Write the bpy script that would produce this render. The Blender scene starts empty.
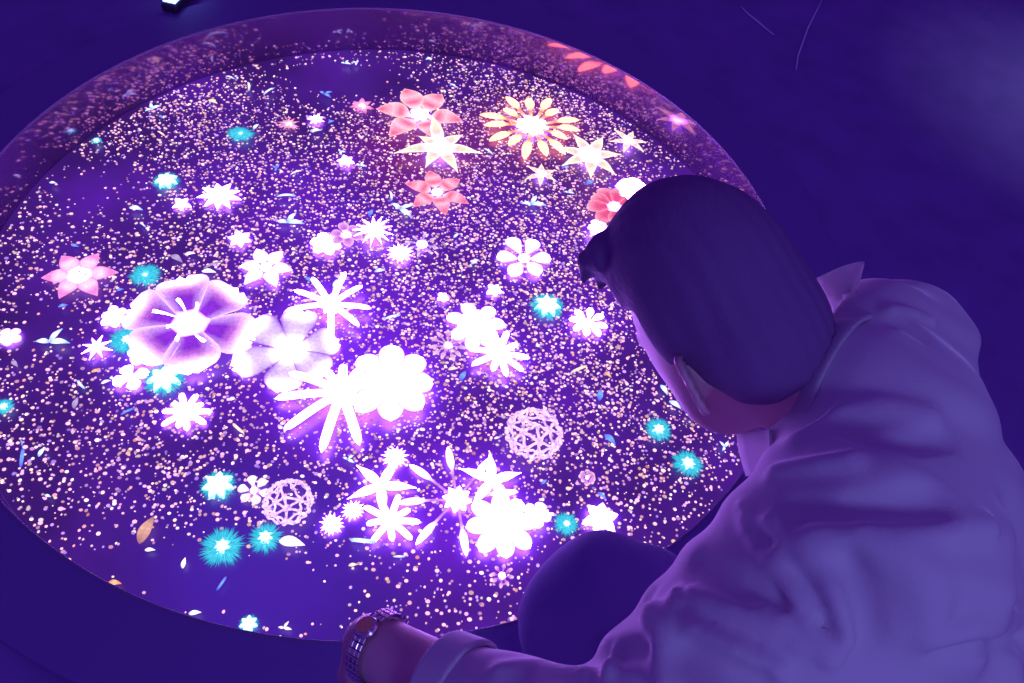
import bpy, math, random
import numpy as np
from mathutils import Vector, Matrix

SC = bpy.context.scene
COL = SC.collection
rng = random.Random(7)
nrg = np.random.default_rng(11)

# ------------------------------------------------------------------ camera
F = 770.0
CAM_H = 1.5
PITCH, ROLL = math.radians(52.10583379), math.radians(9.94199537)
_c, _s = math.cos(ROLL), math.sin(ROLL)
_r0 = np.array([1, 0, 0.]); _u0 = np.array([0, math.sin(PITCH), math.cos(PITCH)])
FW = np.array([0, math.cos(PITCH), -math.sin(PITCH)])
RT = _c * _r0 + _s * _u0
UP = -_s * _r0 + _c * _u0
cam_data = bpy.data.cameras.new('camera'); cam_data.lens = F / 1024 * 36; cam_data.sensor_width = 36
cam_data.clip_start = 0.02
cam = bpy.data.objects.new('camera', cam_data); COL.objects.link(cam)
cam.matrix_world = Matrix(((RT[0], UP[0], -FW[0], 0), (RT[1], UP[1], -FW[1], 0), (RT[2], UP[2], -FW[2], CAM_H), (0, 0, 0, 1)))
SC.camera = cam
CAMP = np.array([0, 0, CAM_H])

# ------------------------------------------------------------------ world, lamps, exposure
SC.view_settings.view_transform = 'Standard'
SC.view_settings.look = 'None'
SC.view_settings.exposure = 0.0
SC.view_settings.gamma = 1.0
SC.view_settings.use_curve_mapping = False
world = bpy.data.worlds.new('world'); SC.world = world; world.use_nodes = True
bg = world.node_tree.nodes['Background']
bg.inputs[0].default_value = (0.22, 0.066, 0.80, 1)      # the violet light of the dark room
bg.inputs[1].default_value = 0.35

def area_light(name, loc, target, size, color, power):
    l = bpy.data.lights.new(name, 'AREA'); l.shape = 'DISK'; l.size = size; l.color = color; l.energy = power
    o = bpy.data.objects.new(name, l); COL.objects.link(o); o.location = loc
    o.rotation_euler = (Vector(target) - Vector(loc)).to_track_quat('-Z', 'Y').to_euler()
    return o
area_light('ceiling_lamp_blue', (0.75, -0.75, 1.75), (0.45, 0.2, 0.7), 0.35, (0.30, 0.32, 1.0), 6.0)
far_lamp = area_light('ceiling_lamp_far', (1.98, 2.75, 1.7), (1.98, 2.75, 0.0), 0.2, (0.30, 0.42, 0.40), 1.3)
far_lamp.data.spread = math.radians(52)

def W(px, py, d):
    return CAMP + d * ((px - 512) / F * RT - (py - 341.5) / F * UP + FW)
def D(x, y, z):
    return x * RT - y * UP + z * FW
def on_plane(px, py, z):
    d = W(px, py, 1.0) - CAMP
    return CAMP + (z - CAM_H) / d[2] * d
def depth_of(p):
    return float((np.asarray(p) - CAMP) @ FW)

# ------------------------------------------------------------------ materials
def principled(name, color, rough=0.6, **kw):
    m = bpy.data.materials.new(name); m.use_nodes = True
    b = m.node_tree.nodes['Principled BSDF']
    b.inputs['Base Color'].default_value = (*color, 1); b.inputs['Roughness'].default_value = rough
    for k, v in kw.items():
        b.inputs[k.replace('_', ' ')].default_value = v
    return m
def add_noise_color(m, c1, c2, scale, detail=4, lo=.35, hi=.65):
    nt = m.node_tree; b = nt.nodes['Principled BSDF']
    tc = nt.nodes.new('ShaderNodeTexCoord'); n = nt.nodes.new('ShaderNodeTexNoise'); r = nt.nodes.new('ShaderNodeValToRGB')
    n.inputs['Scale'].default_value = scale; n.inputs['Detail'].default_value = detail
    r.color_ramp.elements[0].position = lo; r.color_ramp.elements[1].position = hi
    r.color_ramp.elements[0].color = (*c1, 1); r.color_ramp.elements[1].color = (*c2, 1)
    nt.links.new(tc.outputs['Object'], n.inputs['Vector']); nt.links.new(n.outputs['Fac'], r.inputs[0]); nt.links.new(r.outputs[0], b.inputs['Base Color'])
def add_bump(m, scale, strength, dist=0.002, stretch=(1, 1, 1), kind='noise'):
    nt = m.node_tree; b = nt.nodes['Principled BSDF']
    tc = nt.nodes.new('ShaderNodeTexCoord'); mp = nt.nodes.new('ShaderNodeMapping'); mp.inputs['Scale'].default_value = stretch
    n = nt.nodes.new('ShaderNodeTexNoise'); n.inputs['Scale'].default_value = scale; n.inputs['Detail'].default_value = 3
    bp = nt.nodes.new('ShaderNodeBump'); bp.inputs['Strength'].default_value = strength; bp.inputs['Distance'].default_value = dist
    nt.links.new(tc.outputs['Object'], mp.inputs[0]); nt.links.new(mp.outputs[0], n.inputs['Vector'])
    nt.links.new(n.outputs['Fac'], bp.inputs['Height']); nt.links.new(bp.outputs[0], b.inputs['Normal'])

M_floor = principled('dark_floor', (.14, .09, .27), .75); add_noise_color(M_floor, (.20, .115, .42), (.25, .14, .50), 6); add_bump(M_floor, 60, .25)
M_kerb = principled('dark_kerb', (.20, .115, .43), .6); add_bump(M_kerb, 90, .15)
M_trim = principled('rim_trim', (.20, .12, .34), .4)
M_wall = principled('mirror_wall', (.37, .19, .44), .08, Metallic=.72); add_bump(M_wall, 7, .10, .003)
M_hair = principled('hair', (.21, .11, .30), .7, Specular_IOR_Level=.15); add_bump(M_hair, 160, .5, .002, (1, .15, 1))
M_skin = principled('skin', (.66, .40, .46), .5); add_noise_color(M_skin, (.62, .37, .43), (.70, .42, .48), 20); add_bump(M_skin, 300, .1)
M_skin.node_tree.nodes['Principled BSDF'].inputs['Subsurface Weight'].default_value = .0
M_shirt = principled('white_shirt', (.60, .57, .64), .85); add_bump(M_shirt, 420, .25, .001)
M_shirt.node_tree.nodes['Principled BSDF'].inputs['Sheen Weight'].default_value = .9
M_shirt.node_tree.nodes['Principled BSDF'].inputs['Sheen Roughness'].default_value = .35
M_collar = principled('shirt_collar', (.72, .70, .76), .8)
nt = M_collar.node_tree; tl = nt.nodes.new('ShaderNodeBsdfTranslucent'); tl.inputs[0].default_value = (.85, .80, .88, 1)
mxs = nt.nodes.new('ShaderNodeMixShader'); mxs.inputs[0].default_value = .45
nt.links.new(nt.nodes['Principled BSDF'].outputs[0], mxs.inputs[1]); nt.links.new(tl.outputs[0], mxs.inputs[2]); nt.links.new(mxs.outputs[0], nt.nodes['Material Output'].inputs[0])
M_trousers = principled('dark_trousers', (.18, .12, .44), .9); add_bump(M_trousers, 500, .3, .001)
M_shoe = principled('dark_shoe', (.03, .03, .04), .4)
M_steel = principled('watch_steel', (.7, .6, .72), .22, Metallic=1.0)
M_dial = principled('watch_dial', (.05, .04, .07), .1)
M_glint = principled('watch_glint', (.95, .6, .3), .25, Metallic=1.0)  # gold colour put in as the orange glint on the watch
M_white = principled('eye_white', (.8, .78, .78), .2)
M_iris = principled('iris', (.05, .03, .02), .1)
M_housing = principled('lamp_housing', (.05, .05, .08), .5)

def emitter(name, sampling=True, mottled=True):
    """Light-giving material: each vertex of the figure carries its own display colour."""
    m = bpy.data.materials.new(name); m.use_nodes = True; nt = m.node_tree; nt.nodes.clear()
    o = nt.nodes.new('ShaderNodeOutputMaterial'); e = nt.nodes.new('ShaderNodeEmission')
    a = nt.nodes.new('ShaderNodeAttribute'); a.attribute_name = 'tint'
    if mottled:
        tc = nt.nodes.new('ShaderNodeTexCoord'); n = nt.nodes.new('ShaderNodeTexNoise'); n.inputs['Scale'].default_value = 130; n.inputs['Detail'].default_value = 2
        mr = nt.nodes.new('ShaderNodeMapRange'); mr.inputs[1].default_value = .3; mr.inputs[2].default_value = .7; mr.inputs[3].default_value = .84; mr.inputs[4].default_value = 1.16
        mx = nt.nodes.new('ShaderNodeVectorMath'); mx.operation = 'SCALE'
        nt.links.new(tc.outputs['Object'], n.inputs['Vector']); nt.links.new(n.outputs['Fac'], mr.inputs[0])
        nt.links.new(a.outputs['Color'], mx.inputs[0]); nt.links.new(mr.outputs[0], mx.inputs['Scale']); nt.links.new(mx.outputs[0], e.inputs['Color'])
    else:
        nt.links.new(a.outputs['Color'], e.inputs['Color'])
    nt.links.new(e.outputs[0], o.inputs['Surface'])
    m.cycles.emission_sampling = 'FRONT' if sampling else 'NONE'
    return m
M_glow = emitter('petal_light')
M_spark = emitter('spark_light', sampling=False, mottled=False)

# ------------------------------------------------------------------ object helpers
def mesh_obj(name, verts, faces, mat, parent=None, smooth=True, tint=None):
    me = bpy.data.meshes.new(name)
    me.from_pydata([tuple(map(float, v)) for v in verts], [], [tuple(map(int, f)) for f in faces])
    me.materials.append(mat)
    if smooth: me.polygons.foreach_set('use_smooth', [True] * len(me.polygons))
    if tint is not None:
        at = me.color_attributes.new('tint', 'FLOAT_COLOR', 'POINT')
        t = np.ones((len(verts), 4), np.float32); t[:, :3] = tint
        at.data.foreach_set('color', t.ravel())
    me.update()
    o = bpy.data.objects.new(name, me); COL.objects.link(o)
    if parent: o.parent = parent
    return o
def tag(o, label=None, cat=None, group=None, kind=None):
    if label: o['label'] = label
    if cat: o['category'] = cat
    if group: o['group'] = group
    if kind: o['kind'] = kind
    return o
def empty(name, loc):
    o = bpy.data.objects.new(name, None); COL.objects.link(o); o.location = tuple(map(float, loc)); o.empty_display_size = .05
    return o

# ------------------------------------------------------------------ setting
CX, CY, R = -0.36855687, 1.49295993, 1.10232943
DEPTH = 0.165
ZS = -DEPTH
R_OUT = 1.268
NSEG = 192
def revolve(profile, closed=False):
    v, f = [], []
    n = len(profile)
    for i in range(NSEG):
        a = 2 * math.pi * i / NSEG
        for (r, z) in profile: v.append((CX + r * math.cos(a), CY + r * math.sin(a), z))
    for i in range(NSEG):
        j = (i + 1) % NSEG
        for k in range(n if closed else n - 1):
            l = (k + 1) % n
            f.append((i * n + k, j * n + k, j * n + l, i * n + l))
    return v, f
v, f = revolve([(R_OUT - .01, -.02), (9.0, -.02), (9.0, -.35), (R_OUT - .01, -.35)], True)
tag(mesh_obj('floor', v, f, M_floor, smooth=False), kind='structure')
v, f = revolve([(R + .004, -.20), (R + .004, -.0005), (R_OUT - .012, -.0005), (R_OUT - .003, -.004), (R_OUT, -.012), (R_OUT, -.19)], True)
tag(mesh_obj('trim_1', v, f, M_kerb, smooth=False), kind='structure')
v, f = revolve([(R - .002, -.008), (R - .002, .000), (R - .001, .001), (R + .003, .001), (R + .005, .0), (R + .005, -.008)], True)
tag(mesh_obj('trim_2', v, f, M_trim), kind='structure')
v, f = revolve([(R, -.004), (R, ZS)])
tag(mesh_obj('well_wall', v, f, M_wall), kind='structure')  # mirrored inner wall of the well

# the round display at the bottom of the well: gives off a violet picture
m = bpy.data.materials.new('display_picture'); m.use_nodes = True; nt = m.node_tree; b = nt.nodes['Principled BSDF']
b.inputs['Base Color'].default_value = (.045, .016, .10, 1); b.inputs['Roughness'].default_value = .35
tc = nt.nodes.new('ShaderNodeTexCoord')
n1 = nt.nodes.new('ShaderNodeTexNoise'); n1.inputs['Scale'].default_value = 2.6; n1.inputs['Detail'].default_value = 3
r1 = nt.nodes.new('ShaderNodeValToRGB'); e = r1.color_ramp.elements
e[0].position = .30; e[0].color = (.034, .007, .115, 1); e[1].position = .72; e[1].color = (.10, .012, .40, 1)
x = e.new(.5); x.color = (.062, .010, .23, 1)
nt.links.new(tc.outputs['Object'], n1.inputs['Vector'])
# flowers' soft glow painted into the emission, brighter towards the middle
ln = nt.nodes.new('ShaderNodeVectorMath'); ln.operation = 'LENGTH'; nt.links.new(tc.outputs['Object'], ln.inputs[0])
mr = nt.nodes.new('ShaderNodeMapRange'); mr.inputs[1].default_value = .15; mr.inputs[2].default_value = 1.05; mr.inputs[3].default_value = .16; mr.inputs[4].default_value = -.14
ad = nt.nodes.new('ShaderNodeMath'); ad.operation = 'ADD'
nt.links.new(ln.outputs['Value'], mr.inputs[0]); nt.links.new(n1.outputs['Fac'], ad.inputs[0]); nt.links.new(mr.outputs[0], ad.inputs[1]); nt.links.new(ad.outputs[0], r1.inputs[0])
# flower glow painted into the emission: reddish round warm flowers, blue at lower left
def zone(px, py, rad, soft, color, prev):
    p = on_plane(px, py, ZS) - np.array([CX, CY, ZS])
    ds = nt.nodes.new('ShaderNodeVectorMath'); ds.operation = 'DISTANCE'; ds.inputs[1].default_value = tuple(p); nt.links.new(tc.outputs['Object'], ds.inputs[0])
    q = nt.nodes.new('ShaderNodeMapRange'); q.interpolation_type = 'SMOOTHSTEP'; q.inputs[1].default_value = rad; q.inputs[2].default_value = soft; q.inputs[3].default_value = 1; q.inputs[4].default_value = 0
    nt.links.new(ds.outputs['Value'], q.inputs[0])
    mx = nt.nodes.new('ShaderNodeMix'); mx.data_type = 'RGBA'; nt.links.new(q.outputs[0], mx.inputs[0]); nt.links.new(prev, mx.inputs[6]); mx.inputs[7].default_value = (*color, 1)
    return mx.outputs[2]
outc = r1.outputs[0]
outc = zone(425, 150, .03, .36, (.16, .012, .16), outc)
outc = zone(530, 130, .03, .33, (.15, .02, .14), outc)
outc = zone(620, 205, .03, .30, (.13, .02, .20), outc)
outc = zone(265, 560, .10, .42, (.050, .012, .30), outc)
outc = zone(345, 365, .05, .40, (.13, .012, .56), outc)
outc = zone(460, 505, .05, .28, (.12, .012, .52), outc)
outc = zone(170, 350, .03, .24, (.09, .02, .48), outc)
nt.links.new(outc, b.inputs['Emission Color']); b.inputs['Emission Strength'].default_value = 1.1
NS = 128
v = [(0, 0, 0)] + [((R - .001) * math.cos(2 * math.pi * i / NS), (R - .001) * math.sin(2 * math.pi * i / NS), 0) for i in range(NS)]
v += [(0, 0, -.03)] + [(p[0], p[1], -.03) for p in v[1:NS + 1]]
f = [(0, 1 + i, 1 + (i + 1) % NS) for i in range(NS)] + [(NS + 1, NS + 2 + (i + 1) % NS, NS + 2 + i) for i in range(NS)] + [(1 + i, NS + 2 + i, NS + 2 + (i + 1) % NS, 1 + (i + 1) % NS) for i in range(NS)]
screen = mesh_obj('round_screen', v, f, m, smooth=False); screen.location = (CX, CY, ZS)
tag(screen, 'large round violet display screen sunk in the dark floor', 'screen')

# ------------------------------------------------------------------ sparks
PINK = np.array([(1.7, .78, 1.15), (1.7, .95, .85), (1.3, .60, 1.5), (1.8, 1.3, 1.5), (.8, .40, 1.6), (1.5, .5, .55)])
def density(p):
    """How many sparks the picture shows at a point given in the photo's frame."""
    x, y = p
    d = .52 + .35 * math.exp(-((x - 450) / 230) ** 2 - ((y - 330) / 190) ** 2)
    def bump(cx, cy, sx, sy): return math.exp(-((x - cx) / sx) ** 2 - ((y - cy) / sy) ** 2)
    d += .35 * bump(600, 380, 150, 110) + .3 * bump(100, 440, 120, 60) + .3 * bump(200, 110, 80, 40) + .15 * bump(450, 250, 200, 60) + .25 * bump(560, 110, 100, 50)
    d -= .55 * bump(290, 590, 130, 55) + .55 * bump(90, 190, 60, 45) + .7 * bump(340, 80, 110, 30) + .45 * bump(45, 330, 60, 40) + .5 * bump(160, 570, 90, 40) + .3 * bump(665, 180, 70, 60)
    return d
sv, sf, st = [], [], []
cnt = 0
inv = np.stack([RT, -UP, FW])
while cnt < 21000:
    a = rng.uniform(0, 2 * math.pi); rr = (R - .012) * math.sqrt(rng.random())
    x, y = CX + rr * math.cos(a), CY + rr * math.sin(a)
    q = inv @ (np.array([x, y, ZS]) - CAMP); px, py = 512 + F * q[0] / q[2], 341.5 + F * q[1] / q[2]
    if q[2] < .3 or not (-40 < px < 1064 and -40 < py < 723): continue
    if rng.random() > density((px, py)) * (q[2] / 2.3) ** .6: continue
    s = rng.choice([.0018, .0026, .0032, .0038, .0044]) * rng.uniform(.8, 1.2)
    k = len(sv); ph = rng.random() * 2; z = ZS + .0015; st_x = rng.uniform(.75, 1.3)
    for i in range(6):
        w = ph + i * math.pi / 3; sv.append((x + s * st_x * math.cos(w), y + s * math.sin(w), z))
    sv.append((x, y, z + s * .8)); sv.append((x, y, z - s * .3))
    for i in range(6): sf.append((k + i, k + (i + 1) % 6, k + 6)); sf.append((k + (i + 1) % 6, k + i, k + 7))
    c = PINK[rng.choices(range(6), (44, 14, 16, 16, 12, 3))[0]] * rng.choice([.42, .6, .9, 1.1])
    st += [c] * 8
    cnt += 1
tag(mesh_obj('light_sparks', sv, sf, M_spark, smooth=False, tint=np.array(st)), 'thousands of tiny pink glowing sparks scattered over the round screen', 'sparks', kind='stuff')

# ------------------------------------------------------------------ flowers
WHITE = (18, 6.0, 40); COOL = (1.15, 1.0, 1.6)
def lerp(a, b, t): return np.asarray(a, float) * (1 - t) + np.asarray(b, float) * t
def prof(kind, t):
    if kind == 'pointed': return max(0, math.sin(math.pi * min(1, t) ** .85)) ** .8 * (1 - .35 * t)
    if kind == 'round':   return (min(1, t / .55) ** .7) * math.sqrt(max(0, 1 - max(0, (t - .55) / .45) ** 2.2)) if t > 0 else 0.1
    if kind == 'broad':   return .20 + .80 * min(1, t / .66) ** .9 * math.sqrt(max(0, 1 - max(0, (t - .72) / .28) ** 2.5)) if t < 1 else .3
    if kind == 'club':    return .28 + .2 * t if t < .5 else (.38 + .62 * math.sin(math.pi * min(1, (t - .5) / .5) ** .8)) * (1 if t < .97 else .3)
    if kind == 'star':    return (1 - t) ** .75 * (.55 + .9 * math.sin(math.pi * t)) if t < 1 else 0
    if kind == 'stub':    return math.sqrt(max(0, 1 - (2 * t - 1) ** 4)) * .9 + .1 * (t < .98)
    return 1
def petal_geo(L, wd, ang, kind, stops, edge, z0=0., lift=.15, th=.0016, t0=.08, bend=0., ruffle=0., tipdrop=0.):
    n, k = 14, 10
    V, Fc, T = [], [], []
    ca, sa = math.cos(ang), math.sin(ang)
    for i in range(n + 1):
        t = i / n; r = (t0 + (1 - t0) * t) * L
        w = max(prof(kind, t), .02) * wd
        zc = z0 + lift * L * math.sin(math.pi * min(1, t * .9)) * .6 - tipdrop * L * t * t
        off = bend * L * t * t
        for j in range(k):
            q = 2 * math.pi * j / k; s = math.cos(q)
            wv = w * s; rz = ruffle * L * t * t * math.sin(s * 5 + 1)
            rx = r + ruffle * L * t ** 6 * math.sin(s * 6)
            zz = zc + th * math.sin(q) + .18 * w * s * s * (1 if t > .1 else 0) + rz
            lx, ly = rx, wv + off
            V.append((ca * lx - sa * ly, sa * lx + ca * ly, zz))
            for m_ in range(len(stops) - 1):
                if t <= stops[m_ + 1][0] + 1e-6: break
            (ta, c1), (tb, c2) = stops[m_], stops[m_ + 1]
            c = lerp(c1, c2, min(1, max(0, (t - ta) / (tb - ta))))
            if edge is not None: c = lerp(c, edge, abs(s) ** 4)
            T.append(c)
    for i in range(n):
        for j in range(k):
            a, b_ = i * k + j, i * k + (j + 1) % k
            Fc.append((a, b_, b_ + k, a + k))
    Fc.append(tuple(range(k))[::-1]); Fc.append(tuple(n * k + j for j in range(k)))
    return V, Fc, T
def dome_geo(r, h, col, rim=None, bumps=0, n=14, z0=0.):
    V, Fc, T = [(0, 0, z0 + h)], [], [col]
    rings = 5
    for i in range(1, rings + 1):
        a = math.pi / 2 * i / rings
        for j in range(n):
            q = 2 * math.pi * j / n; rr = r * math.sin(a) * (1 + (.22 * math.cos(bumps * q) if bumps else 0))
            V.append((rr * math.cos(q), rr * math.sin(q), z0 + h * math.cos(a))); T.append(lerp(col, rim if rim is not None else col, i / rings))
    V.append((0, 0, z0 - h * .2)); T.append(col)
    for j in range(n): Fc.append((0, 1 + j, 1 + (j + 1) % n))
    for i in range(rings - 1):
        for j in range(n):
            a, b_ = 1 + i * n + j, 1 + i * n + (j + 1) % n; Fc.append((a, a + n, b_ + n, b_))
    base = 1 + (rings - 1) * n
    for j in range(n): Fc.append((len(V) - 1, base + (j + 1) % n, base + j))
    return V, Fc, T
def merge(parts):
    V, Fc, T = [], [], []
    for v_, f_, t_ in parts:
        o = len(V); V += v_; Fc += [tuple(i + o for i in q) for q in f_]; T += t_
    return V, Fc, T
def spikes_geo(r, n, col0, col1, seed, dome=.35, w=.018, full=True):
    g = random.Random(seed); V, Fc, T = [], [], []
    for i in range(n):
        a = g.uniform(0, 2 * math.pi); el = g.uniform(.0, 1.2); L = r * g.uniform(.72, 1.05)
        d = np.array([math.cos(a) * math.cos(el), math.sin(a) * math.cos(el), dome * math.sin(el)])
        s = np.array([-math.sin(a), math.cos(a), 0]) * w * r
        u_ = np.array([0, 0, w * r])
        k = len(V); z = np.array([0, 0, .004])
        V += [tuple(z + s), tuple(z - s * .5 + u_), tuple(z - s * .5 - u_ * .5), tuple(z + d * L * .55 + s * 1.3), tuple(z + d * L * .55 - s * .8 + u_), tuple(z + d * L * .55 - s * .8 - u_ * .5), tuple(z + d * L)]
        T += [col0] * 3 + [lerp(col0, col1, .75)] * 3 + [lerp(col0, col1, 1) * .8]
        Fc += [(k, k + 1, k + 4, k + 3), (k + 1, k + 2, k + 5, k + 4), (k + 2, k, k + 3, k + 5), (k + 3, k + 4, k + 6), (k + 4, k + 5, k + 6), (k + 5, k + 3, k + 6)]
    return V, Fc, T

PLACED = []      # (px, py, short reference) of every bloom, used to say where a loose petal lies
def place(px, py, hover):
    p = on_plane(px, py, ZS + hover)
    return p, F / depth_of(p)

def flower(px, py, rpx, label, ref, n=6, kind='pointed', wd=.42, stops=None, edge=None, rot=0., hover=.010, lift=.07, core=.16, core_col=WHITE,
           petal_r=None, layers=1, bumps=0, cat='flower', group=None, ruffle=0., jitter=.08, name='light_flower', bend=0., core_h=.3, whole=None, t0=.08, gaps=()):
    p, sc = place(px, py, hover); r = rpx / sc
    parts = (rpx >= 17) if whole is None else not whole
    g = random.Random(int(px * 7 + py * 13))
    pet = []
    for ly in range(layers):
        rr = r * (1 - .38 * ly)
        for i in range(n):
            if i in gaps and ly == 0: continue
            a = rot + 2 * math.pi * (i + .5 * ly) / n + g.uniform(-jitter, jitter)
            L = rr * (petal_r[i % len(petal_r)] if petal_r else g.uniform(.9, 1.05))
            pet.append(petal_geo(L, wd * rr, a, kind, stops, edge, z0=.003 * ly + .0022 * (i % 3), lift=lift + .1 * ly, t0=t0, ruffle=ruffle, bend=bend))
    cg = dome_geo(core * r, core_h * core * r + .002, core_col, bumps=bumps, n=max(14, bumps * 4), z0=.002 + lift * .2 * r)
    if parts:
        root = empty(name, p)
        for q in pet: mesh_obj('petal', *q[:2], M_glow, root, tint=np.array(q[2]))
        mesh_obj('flower_centre', *cg[:2], M_glow, root, tint=np.array(cg[2]))
    else:
        V, Fc, T = merge(pet + [cg]); root = mesh_obj(name, V, Fc, M_glow, tint=np.array(T)); root.location = tuple(p)
    tag(root, label, cat, group)
    PLACED.append((px, py, ref))
    return root

def puff(px, py, rpx, label, ref, hover=.008, squash=1., core=.42, c1=(.0, .45, .70), ncore=7):
    p, sc = place(px, py, hover); r = rpx / sc
    root = empty('light_puff', p)
    s = spikes_geo(r, 420, (.4, 1.8, 2.2), c1, int(px + py), w=.028)
    mesh_obj('filaments', *s[:2], M_glow, root, smooth=False, tint=np.array(s[2]))
    d = dome_geo(r * core, r * core * .75, (2.2, 3.0, 3.0), rim=(.5, 1.8, 2.2), bumps=ncore, n=28, z0=.004)
    mesh_obj('puff_core', *d[:2], M_glow, root, tint=np.array(d[2]))
    root.scale = (1, squash, 1)
    tag(root, label, 'glowing puff', 'cyan glowing puffs on the screen'); PLACED.append((px, py, ref))
    return root

def lace_ball(px, py, rpx, label, ref, hover=.01):
    import bmesh
    p, sc = place(px, py, hover); r = rpx / sc
    bm = bmesh.new(); bmesh.ops.create_icosphere(bm, subdivisions=2, radius=1)
    for v_ in bm.verts:
        v_.co += Vector((rng.uniform(-.09, .09), rng.uniform(-.09, .09), rng.uniform(-.09, .09)))
    V, Fc, T = [], [], []
    for e_ in bm.edges:
        a, b_ = e_.verts[0].co, e_.verts[1].co
        if (a.z + b_.z) < -.1 or rng.random() < .06: continue
        d = (b_ - a).normalized(); x_ = d.cross(a.normalized()).normalized(); y_ = a.normalized()
        k = len(V)
        for q in range(6):
            t = q / 5; c = a.lerp(b_, t); c = c.normalized() * (1 + .05 * math.sin(q * 2.1))
            w = .042 + .045 * abs(2 * t - 1)
            for j in range(6):
                an = j * math.pi / 3; o_ = c + x_ * w * math.cos(an) + y_ * w * math.sin(an)
                V.append((o_.x * r, o_.y * r, o_.z * r * .55 + r * .3)); T.append(lerp((1.5, 1.0, 1.7), (.55, .22, 1.0), rng.random() ** 1.5))
        for q in range(5):
            for j in range(6):
                Fc.append((k + q * 6 + j, k + q * 6 + (j + 1) % 6, k + (q + 1) * 6 + (j + 1) % 6, k + (q + 1) * 6 + j))
    bm.free()
    o = mesh_obj('lace_ball', V, Fc, M_glow, tint=np.array(T)); o.location = tuple(p)
    tag(o, label, 'glowing ball', 'lace balls on the screen'); PLACED.append((px, py, ref))
    return o

ORG = [(0, (5, 2.0, 1.3)), (.42, (1.5, .28, .25)), (.62, (7.0, 1.7, .85)), (1, (7.0, 1.6, .85))]
PNK = [(0, (1.6, 1.1, 1.3)), (.25, (1.1, .10, .30)), (.5, (1.3, .62, .85)), (.62, (1.1, .4, .62)), (.85, (1.0, .14, .36)), (1, (1.3, .5, .6))]
HIB = [(0, WHITE), (.2, (.32, .03, .85)), (.5, (.26, .025, .70)), (.68, (.65, .18, .85)), (.84, (2.0, 1.3, 2.2)), (1, WHITE)]
WHT = [(0, WHITE), (.5, (9.0, 3.2, 19)), (1, WHITE)]
STK = [(0, (1.0, .5, 1.2)), (.4, (.65, .18, .9)), (.55, (1.5, 1.1, 1.6)), (1, WHITE)]
STR = [(0, WHITE), (.3, (1.6, .62, .55)), (.6, (2.0, .95, .8)), (1, (3.0, 1.4, 1.0))]
TEX = [(0, WHITE), (.28, (2.0, 1.4, 2.4)), (.36, (.95, .80, 1.2)), (.55, (.86, .58, 1.1)), (.68, (1.0, .85, 1.2)), (.76, (2, 1.4, 2.4)), (1, WHITE)]

flower(420, 116, 46, 'largest pink flower with six pale-edged petals near the top', 'the largest pink flower', 6, 'pointed', .30, PNK, (1.3, .75, .8), rot=.12, hover=.004, core=.2, bumps=7, t0=.22)
flower(440, 148, 45, 'white star flower with slender pointed petals overlapping the largest pink flower', 'the white star under the large pink flower', 7, 'star', .15, STR, (1.6, 1.4, 1.3), rot=.1, hover=.02, core=.2, petal_r=[.95, .7, 1.1, .6, 1.05, .8, .9], bumps=6, jitter=.15)
flower(437, 193, 33, 'medium pink six-petalled flower just below the white star flower', 'the pink flower below the white star', 6, 'pointed', .30, PNK, (1.2, .4, .6), rot=-.15, hover=.006, core=.16, t0=.18)
flower(532, 127, 51, 'orange and white starburst flower with many club-shaped petals', 'the orange starburst', 15, 'club', .095, ORG, None, rot=.1, hover=.006, core=.27, bumps=9, petal_r=[.95, 1., .8, 1.05, .9, 1.0, .75, 1.05], jitter=.06)
flower(590, 157, 36, 'white outlined lily star right of the orange starburst', 'the lily star', 7, 'star', .17, STR, (1.7, 1.4, 1.3), rot=.3, hover=.012, core=.2, bumps=7)
flower(628, 142, 20, 'small white star touching the right tip of the lily star', 'the small star near the rim', 6, 'star', .17, STR, (1.5, 1.2, 1.1), rot=.3, hover=.016, core=.16)
flower(541, 175, 18, 'small cream star just below the orange starburst', 'the cream star', 6, 'star', .17, STR, (1.5, 1.2, 1.1), rot=.6, hover=.012, core=.16)
flower(614, 208, 29, 'red-pink rosette with rounded petals partly behind the head', 'the red rosette', 9, 'round', .30, [(0, WHITE), (.2, (.95, .08, .25)), (.6, (.85, .10, .30)), (.85, (1.1, .3, .55)), (1, (1.3, .7, .9))], (1.1, .4, .6), hover=.004, core=.15, bumps=6)
flower(633, 190, 17, 'small white ruffled bloom on the upper edge of the red rosette', 'the ruffled bloom by the head', 8, 'round', .4, WHT, None, hover=.02, core=.4, layers=2, whole=False)
flower(598, 229, 11, 'tiny white bloom at the lower edge of the red rosette', 'the tiny bloom by the fringe', 6, 'round', .4, WHT, None, hover=.02, core=.4)
flower(80, 277, 34, 'magenta six-petalled flower at the left side of the screen', 'the magenta flower at far left', 6, 'pointed', .32, [(0, WHITE), (.2, (1.3, .7, 1.2)), (.5, (1.3, .85, 1.3)), (.75, (1.1, .25, .8)), (1, (1.2, .4, 1.0))], (1.1, .3, .8), rot=.35, hover=.006, core=.15, t0=.14)
flower(190, 326, 64, 'big purple hibiscus with broad white-edged petals', 'the purple hibiscus', 6, 'broad', .41, HIB, (1.3, .8, 1.5), rot=-.05, hover=.012, core=.15, ruffle=.03, bumps=8, petal_r=[1.04, .95, .98, 1.0, .9, .95], lift=.12, jitter=.05)
flower(292, 352, 54, 'big white blossom with six broad textured petals left of centre', 'the big white blossom', 6, 'broad', .35, TEX, (.4, .12, .85), rot=.6, hover=.004, core=.2, bumps=6, petal_r=[.85, .95, 1., 1.05, .9, .85], jitter=.12, ruffle=.04)
flower(331, 305, 43, 'white spiky flower with finger-like petals above the big white blossom', 'the white spiky flower', 9, 'stub', .075, WHT, None, rot=.15, hover=.022, core=.25, bumps=7, gaps=(6,))
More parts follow.
